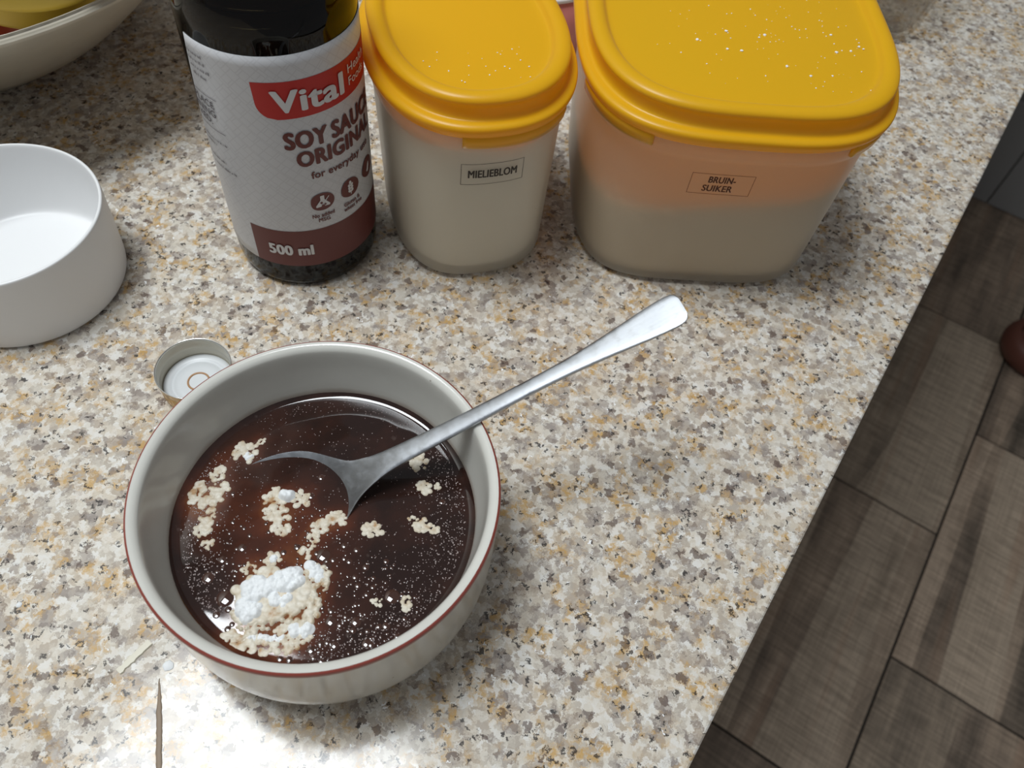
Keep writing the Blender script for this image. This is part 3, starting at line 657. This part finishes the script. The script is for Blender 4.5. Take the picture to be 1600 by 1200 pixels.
# ------------------------------------------------------------------ storage tubs
def sring(a, b, n, z, N_=160):
    out = []
    for j in range(N_):
        p = 2*math.pi*j/N_; c, s = math.cos(p), math.sin(p)
        r = (abs(c/a)**n + abs(s/b)**n)**(-1/n); out.append((r*c, r*s, z))
    return out
def two_slot(o, k, n, nf, first):
    """give the inward-facing rings of a moulded shell the clear material (the plastic scatters light once, not twice)"""
    o.data.materials.append(M_INNER); nr = (nf-2*n)//n
    for i, p in enumerate(o.data.polygons):
        ring = i//n
        if ring < nr: inner = (ring < k-1) if first else (ring >= k-1)
        else: inner = (i < nr*n+n) == first
        p.material_index = 1 if inner else 0
def tub(name, label, loc, yaw, base, top, lid, contents, fill, tabs, HB=0.0915):
    """base/top/lid = (half width, half depth, exponent)"""
    t = thing(name, label, 'storage tub', (*loc, 0), yaw)
    def at(z, off=0.0):
        s = min(1, max(0, z/HB)); return [base[i]+(top[i]-base[i])*s + (off if i < 2 else 0) for i in range(3)]
    outer = [(.0000, -.0060), (.0004, -.0032), (.0020, -.0012), (.0048, 0.0)] + [(z, 0.0) for z in np.linspace(.012, .080, 9)] + [(.0825, .0003), (.0832, .0014), (.0905, .0016), (HB, .0008)]
    th = .0013
    inner = [(HB, -th)] + [(z, -th) for z in np.linspace(.080, .012, 9)] + [(.0060, -th-.0006), (.0034, -.0030), (.0022, -.0060)]
    rings = [sring(*at(z, o), z) for z, o in outer] + [sring(*at(z, o), z) for z, o in inner]
    v, f = loft(rings); body = recalc(obj('body', v, f, M_TUB, t)); two_slot(body, len(outer), 160, len(f), False)
    # contents
    rings = []
    for z, o in [(.0036, -.0068), (.0048, -.0040), (.0075, -th-.0010)]: rings.append(sring(*at(z, o), z))
    for s in np.linspace(0.12, 1.0, 10):
        rg = []
        for p in sring(*at(fill*s, -th-.0006), 0): rg.append((p[0], p[1], contents[1](p[0], p[1], fill)*s))
        rings.append(rg)
    for k in (0.9, 0.75, 0.55, 0.35, 0.15):
        rings.append([(p[0]*k, p[1]*k, contents[1](p[0]*k, p[1]*k, fill)) for p in sring(*at(fill, -th-.0006), 0)])
    v, f = loft(rings); tag(recalc(obj('contents', v, f, contents[0], t)), contents[2])
    # lid
    LP = [(-.0035, .0902), (-.0012, .0906), (.0000, .0926), (.0006, .0946), (.0003, .0962), (-.0012, .0971), (-.0030, .0974), (-.0040, .0982), (-.0044, .1000), (-.0042, .1030), (-.0034, .1050), (-.0040, .1066), (-.0060, .1076), (-.0082, .1076), (-.0100, .1068), (-.0112, .1054), (-.0122, .1047), (-.0140, .1045)]
    lp_ = [tuple(p) for p in smooth_prof(LP, 3)]
    inn = [(-.0140, .1030), (-.0110, .1034), (-.0090, .1052), (-.0070, .1058), (-.0056, .1045), (-.0058, .0990), (-.0052, .0965), (-.0046, .0950), (-.0040, .0925)]
    rings = []
    for k in (0.02, 0.5, 0.85): 
        a, b, n = lid; rings.append(sring((a-.0140)*k, (b-.0140)*k, n, .1030))
    rings += [sring(lid[0]+o, lid[1]+o, lid[2], z) for o, z in inn]
    rings += [sring(lid[0]+o, lid[1]+o, lid[2], z) for o, z in lp_]
    for k in (0.97, 0.85, 0.5, 0.02):
        a, b, n = lid; rings.append(sring((a-.0140)*k, (b-.0140)*k, n, .1045+ (0.0 if k > 0.9 else 0.0002)))
    v, f = loft(rings); ld = recalc(obj('lid', v, f, M_LID, t)); two_slot(ld, 3+len(inn), 160, len(f), True); ld['label'] = 'yellow snap-on lid'
    # pull tabs hanging from the lid's edge
    for a0, a1 in tabs:
        rg = []
        for k in range(25):
            p = R(a0+(a1-a0)*k/24); c, s = math.cos(p), math.sin(p)
            def pt(off, z):
                a, b, n = lid[0]+off, lid[1]+off, lid[2]; r = (abs(c/a)**n+abs(s/b)**n)**(-1/n); return (r*c, r*s, z)
            rg.append([pt(-.0008, .0926), pt(-.0002, .0905), pt(-.0010, .0858), pt(-.0024, .0856), pt(-.0026, .0926)])
        v, f = loft(rg); recalc(obj('pull_tab', v, f, M_LID, ld))
    return t, body, ld
def flat_sugar(x, y, f): return f + 0.16*(x+.012) + .0012*noise.noise(Vector((x*60, y*60, 0)))
def flour_top(x, y, f): return f + .0035*noise.noise(Vector((x*70, y*70, 5))) - 0.0015*math.sin(x*90)
T1Y, T2Y = R(21), R(6)
tub1, body1, lid1 = tub('flour_tub', 'narrow frosted tub of cornflour with yellow lid, beside the sauce bottle', (-.0398, .3148), T1Y, (.0374, .0510, 2.75), (.0412, .0552, 2.4), (.0449, .0600, 2.3),
                        (M_FLOUR, flour_top, 'white cornflour seen through the wall'), .0855, [(256, 306)])
tub2, body2, lid2 = tub('sugar_tub', 'wide frosted tub half full of brown sugar with yellow lid', (.0760, .3550), T2Y, (.0610, .0745, 4.1), (.0668, .0785, 3.3), (.0710, .0830, 3.15),
                        (M_SUGAR, flat_sugar, 'pale brown sugar seen through the wall'), .0535, [(212, 242), (300, 334)])
def on_body(body, parent_thing, items, centre, yaw, m):
    """print flat shapes on a tub: cast them on the wall along the label's normal"""
    bpy.context.view_layer.update()
    mw = parent_thing.matrix_basis.copy(); me = body.data
    bvh = BVHTree.FromPolygons([mw @ p.co for p in me.vertices], [list(p.vertices) for p in me.polygons])
    u = Vector((math.cos(yaw), math.sin(yaw), 0)); n = Vector((math.sin(yaw), -math.cos(yaw), 0)); inv = mw.inverted()
    for name, v2, f in items:
        vv = []
        for x, y, *lay in v2:
            o = Vector(centre) + u*x + Vector((0, 0, y)) + n*0.03; h = bvh.ray_cast(o, -n); p = h[0] + h[1].normalized()*(0.00015+(lay[0] if lay else 0.0)) if h[0] else o - n*.03
            vv.append(inv @ p)
        obj(name, vv, f, m, body, smooth=False)
def frame(w_, h_, t=.00022):
    out = []
    def strip(x0, y0, x1, y1, tx, ty, n=16):
        v2 = []; f = []
        for k in range(n+1):
            s = k/n; x = x0+(x1-x0)*s; y = y0+(y1-y0)*s; v2 += [(x, y), (x+tx, y+ty)]
        for k in range(n): f.append((2*k, 2*k+2, 2*k+3, 2*k+1))
        return v2, f
    for a in ((-w_/2, -h_/2, w_/2, -h_/2, 0, t), (-w_/2, h_/2, w_/2, h_/2, 0, -t), (-w_/2, -h_/2, -w_/2, h_/2, t, 0), (w_/2, -h_/2, w_/2, h_/2, -t, 0)): out.append(('label_line', *strip(*a)))
    return out
def centred(s, h, bold, wd, dy, dx=0.0, shear=0.0):
    v2, f = text2d(s, h, bold, wd, shear); v2 = v2.copy(); v2[:, 0] -= wd/2-dx; v2[:, 1] += dy; return ('lettering', [tuple(p) for p in v2], f)
on_body(body1, tub1, frame(.0272, .0115) + [centred('MIELIEBLOM', .0040, 0.030, .0210, -.0018, 0.0)], (-.0200, .2637, .0686), T1Y, M_INK)
on_body(body2, tub2, frame(.0275, .0116) + [centred('BRUIN-', .0034, 0.030, .0117, .0009, 0.0), centred('SUIKER', .0034, 0.030, .0130, -.0040, -.0010)], (.0776, .2756, .0683), R(5.5), M_INK2)

# crumbs of flour on the lids
def crumbs(name, label, parent_thing, pts, z):
    v = []; f = []
    for x, y, r in pts:
        b = len(v); bm = bmesh.new(); bmesh.ops.create_icosphere(bm, subdivisions=1, radius=r)
        for q in bm.verts: v.append((x+q.co.x*random.uniform(.7, 1.3), y+q.co.y*random.uniform(.7, 1.3), z+q.co.z*0.6+r*0.3))
        for q in bm.faces: f.append([b+w_.index for w_ in q.verts])
        bm.free()
    o = obj(name, v, f, M_DRY, smooth=False); o.matrix_world = parent_thing.matrix_basis; tag(o, label, 'flour', kind='stuff'); return o
p2 = [(rng.normal(.022, .026), rng.normal(-.022, .016), rng.uniform(.00015, .00038)) for _ in range(70)] + [(rng.uniform(-.045, .055), rng.uniform(-.06, .03), rng.uniform(.0001, .00022)) for _ in range(60)]
p2 += [(rng.normal(.024, .02), rng.normal(-.028, .010), rng.uniform(.0005, .0008)) for _ in range(16)]
p2 = [p for p in p2 if abs(p[0]) < .054 and abs(p[1]) < .066]
crumbs('flour_crumbs', 'white flour specks scattered on the wide yellow lid', tub2, p2, .1047)
p1 = [(rng.uniform(-.025, .02), rng.uniform(-.042, -.02), rng.uniform(.00012, .0004)) for _ in range(26)]
crumbs('flour_crumbs', 'few white flour specks on the narrow yellow lid', tub1, p1, .1047)

# ------------------------------------------------------------------ fruit bowl and fruit
FX, FY = -0.346, 0.406
fp = [(0, .004), (.058, .003), (.063, 0), (.068, 0), (.073, .0035), (.083, .0105), (.099, .0215), (.128, .0485), (.1575, .0765), (.1600, .0800), (.1588, .0815), (.1560, .0805), (.126, .0520), (.098, .0265), (.078, .0140), (.060, .0095), (0, .0085)]
v, f = lathe([tuple(p) for p in smooth_prof(fp, 3)], 128)
tag(recalc(obj('fruit_bowl', v, f, M_FRUITBOWL, loc=(FX, FY, 0))), 'wide cream ceramic fruit bowl in the upper left corner', 'bowl')
def m_fruit(name, a, b, sc=30.0):
    m = mat(name, a, 0.4); tc = nd(m, 'ShaderNodeTexCoord'); n = nd(m, 'ShaderNodeTexNoise', Scale=sc, Detail=4.0); lk(m, tc.outputs['Object'], n.inputs['Vector'])
    lk(m, ramp(m, n.outputs['Fac'], [(0.35, a), (0.65, b)]), bsdf(m).inputs['Base Color']); return m
M_BAN = m_fruit('banana_skin', (0.62, 0.43, 0.045), (0.66, 0.48, 0.07)); M_STEM = mat('banana_tip', (0.10, 0.07, 0.03), 0.7); M_APP = m_fruit('apple_skin', (0.30, 0.022, 0.018), (0.40, 0.07, 0.03), 20.0)
def banana(label, pts, r):
    t = thing('banana', label, 'banana', pts[0], 0, 'bananas in the fruit bowl')
    c = [Vector(p)-Vector(pts[0]) for p in smooth_prof([Vector(p) for p in pts], 8)]; K = len(c); rings = []; tips = []
    for i, p in enumerate(c):
        d = (c[min(i+1, K-1)]-c[max(i-1, 0)]).normalized(); s = d.cross(Vector((0, 0, 1))).normalized(); u = s.cross(d)
        q = i/(K-1); rr = r*min(1.0, (0.30+2.6*q) if q < 0.27 else 1, (0.22+3.0*(1-q)) if q > 0.74 else 1)
        rings.append([p + (s*math.cos(a)+u*math.sin(a))*rr*(1-0.05*math.cos(5*a)) for a in np.linspace(0, 2*math.pi, 25, endpoint=False)])
    v, f = loft(rings[:-2]); recalc(obj('peel', v, f, M_BAN, t)); v, f = loft(rings[-3:]); recalc(obj('stem', v, f, M_STEM, t)); return t
banana('upper yellow banana lying across the fruit bowl', [(-.3049, .3411, .102), (-.2669, .3241, .0935), (-.2335, .3262, .0910), (-.2105, .3425, .099), (-.2050, .3774, .110)], .0152)
banana('lower shaded banana under the other banana', [(-.311, .3556, .070), (-.2790, .3470, .0665), (-.2510, .3462, .0665), (-.2370, .3600, .0710), (-.237, .3900, .084)], .0145)
app = thing('apple', 'red apple low in the fruit bowl below the bananas', 'apple', (-.3000, .3575, .0165)); app.scale = (0.68, 0.68, 0.68)
ap = [(0, .006), (.012, .001), (.022, .004), (.031, .016), (.034, .032), (.031, .046), (.022, .055), (.010, .056), (.003, .051), (0, .049)]
v, f = lathe([tuple(p) for p in smooth_prof(ap, 3)], 48); recalc(obj('flesh', v, f, M_APP, app))
v, f = lathe([(.0012, .048), (.0010, .058), (.0016, .062), (0, .0622)], 10); recalc(obj('stalk', v, f, M_STEM, app))

# ------------------------------------------------------------------ things at the back
# clear dish (upper right)
def m_clear():
    m = bpy.data.materials.new('clear_plastic'); m.use_nodes = True; nt = m.node_tree; nt.nodes.clear()
    out = nd(m, 'ShaderNodeOutputMaterial'); tr = nd(m, 'ShaderNodeBsdfTransparent'); tr.inputs[0].default_value = (0.88, 0.86, 0.83, 1)
    g = nd(m, 'ShaderNodeBsdfGlossy'); g.inputs['Roughness'].default_value = 0.08
    lw = nd(m, 'ShaderNodeLayerWeight'); lw.inputs[0].default_value = 0.25; mx = nd(m, 'ShaderNodeMixShader'); lk(m, mth(m, 'MULTIPLY', lw.outputs['Facing'], 0.45), mx.inputs[0])
    lk(m, tr.outputs[0], mx.inputs[1]); lk(m, g.outputs[0], mx.inputs[2]); lk(m, mx.outputs[0], out.inputs[0]); return m
dishc = Vector((.2243, .5338, 0)) + T*0.056 + N*0.040
dp = [(.0, -.007), (.001, -.003), (.004, -.0005), (.010, 0), (.055, .002), (.0565, .0035), (.0575, .0035), (.0575, .0015), (.055, 0), (.010, -.002), (.006, -.003), (.003, -.007)]
v, f = loft([sring(.070+o, .052+o, 6.0, z) for z, o in dp])
o = recalc(obj('clear_dish', v, f, m_clear(), loc=(dishc.x, dishc.y, 0))); o.rotation_euler = (0, 0, AZ)
tag(o, 'clear see-through box behind the wide yellow lid, top right', 'box')
# pink pot between the tubs
pot = thing('pink_pot', 'pink pot just visible between the two yellow lids', 'pot', (-.018, .486, 0))
M_PINK = mat('pink_plastic', (0.75, 0.27, 0.25), 0.35)
v, f = lathe([(0, 0), (.036, 0), (.038, .003), (.0395, .039), (.0385, .0395), (0, .0395)], 64); recalc(obj('body', v, f, M_PINK, pot))
v, f = lathe([(.0392, .0392), (.0406, .0396), (.0408, .0418), (.0392, .0422)], 64); f = [q for q in f if len(q) == 4]; tag(recalc(obj('rim', v, f, mat('painted_highlight', (0.9, 0.9, 0.9), 0.25), pot)), 'white line painted in as the highlight on the lid edge')  # white ring painted in for the highlight on the pink lid's edge
v, f = lathe([(0, .0415), (.0390, .0415), (.0385, .056), (.036, .059), (0, .060)], 64); recalc(obj('cover', v, f, M_PINK, pot))
# rounded thing on the floor at the right edge
v, f = lathe([tuple(p) for p in smooth_prof([(0, 0), (.045, 0), (.062, .012), (.068, .032), (.062, .050), (.052, .058), (.048, .058), (.052, .046), (.050, .020), (0, .014)], 3)], 48)
q = Vector((1.000, 1.054, FZ))
tag(recalc(obj('floor_pot', v, f, mat('red_brown', (0.13, 0.045, 0.03), 0.5), loc=(q.x, q.y, FZ))), 'reddish-brown rounded pot on the tiled floor, right edge', 'pot')

# ------------------------------------------------------------------ spills on the worktop
M_WATER = m_glass('water', (1, 1, 1), 0.0, 1.33)
DR = [(-.1418, .0592, .0016, .0007, .5, 'leftmost'), (-.1372, .0596, .0012, .0006, .4, 'second'), (-.1327, .0613, .0024, .0008, .6, 'largest'), (-.1255, .0614, .0009, .0005, 0, 'smallest')]
for x, y, a, b, rot, wd in DR:
    v, f = dome(1, 0.5, 24, 6); o = obj('water_drop', v, f, M_WATER, loc=(x, y, .00008)); o.scale = (a, b*1.6, .0009); o.rotation_euler = (0, 0, rot)
    tag(o, {'leftmost': 'leftmost water droplet in the short row left of the bowl', 'second': 'second water droplet from the left in the short row', 'largest': 'largest water droplet in the short row left of the bowl', 'smallest': 'tiny water droplet nearest the pale sliver'}[wd], 'water drop', 'water drops on the granite')
A, B = Vector((-.1226, .0615, 0)), Vector((-.1156, .0731, 0)); d = (B-A).normalized(); s = d.cross(Vector((0, 0, 1)))
pts = []; n = 12
for k in range(n+1):
    w2 = .0018*(0.75+0.35*noise.noise(Vector((k*.7, 0, 0)))); c = A+(B-A)*k/n; pts.append([c-s*w2+Vector((0, 0, .0001)), c-s*w2*.8+Vector((0, 0, .0006)), c+s*w2*.8+Vector((0, 0, .0006)), c+s*w2+Vector((0, 0, .0001))])
v, f = loft(pts); tag(recalc(obj('pale_sliver', v, f, mat('pale_film', (0.62, 0.58, 0.46), 0.2), smooth=False)), 'thin pale sliver lying on the granite left of the bowl', 'scrap')
vs_, fs_ = None, None
def lump(name, label, x, y, r, h, grp=None):
    rg = []; K = 28
    for q in (1.0, 0.92, 0.7, 0.4, 0.05):
        rg.append([(r*q*math.cos(a)*(1+.22*noise.noise(Vector((math.cos(a)*2+x*99, math.sin(a)*2, q)))), r*q*math.sin(a)*(1+.22*noise.noise(Vector((math.cos(a)*2, math.sin(a)*2+y*99, q)))), .00005+h*(1-q*q)) for a in np.linspace(0, 2*math.pi, K, endpoint=False)])
    v, f = loft(rg); tag(recalc(obj(name, v, f, M_DRY, loc=(x, y, 0))), label, 'flour speck', grp)
lump('flour_speck', 'round white flour spot on the granite at the top of the glare', -.1066, .0659, .0019, .0006, 'flour specks on the granite')
lump('flour_speck', 'small white flour speck on the granite by the left picture edge', -.1661, .0796, .0011, .0005, 'flour specks on the granite')
lump('flour_speck', 'tiny white flour speck on the granite close to the bowl, left', -.1297, .0776, .0005, .0003, 'flour specks on the granite')
lump('flour_speck', 'tiny white flour speck on the granite right of the bowl', .0797, .1600, .0007, .0003, 'flour specks on the granite')
# dried streak crossing the glare
M_STREAK = mat('dried_streak', (0.27, 0.20, 0.14), 0.6)
A, B = Vector((-.1080, .0612, 0)), Vector((-.0968, .0300, 0)); pts = []; n = 26
d = (B-A).normalized(); s = d.cross(Vector((0, 0, 1)))
for k in range(n+1):
    w2 = (.0002+.0009*min(1, k/9))*(0.9+0.25*noise.noise(Vector((k*.9, 2, 0)))); c = A+(B-A)*k/n + s*.0003*noise.noise(Vector((k*.5, 5, 0)))
    pts.append([c-s*w2+Vector((0, 0, .00003)), c-s*w2*.7+Vector((0, 0, .00022)), c+s*w2*.7+Vector((0, 0, .00022)), c+s*w2+Vector((0, 0, .00003))])
v, f = loft(pts); tag(recalc(obj('dried_streak', v, f, M_STREAK)), 'narrow brown dried streak running through the bright glare', 'stain')
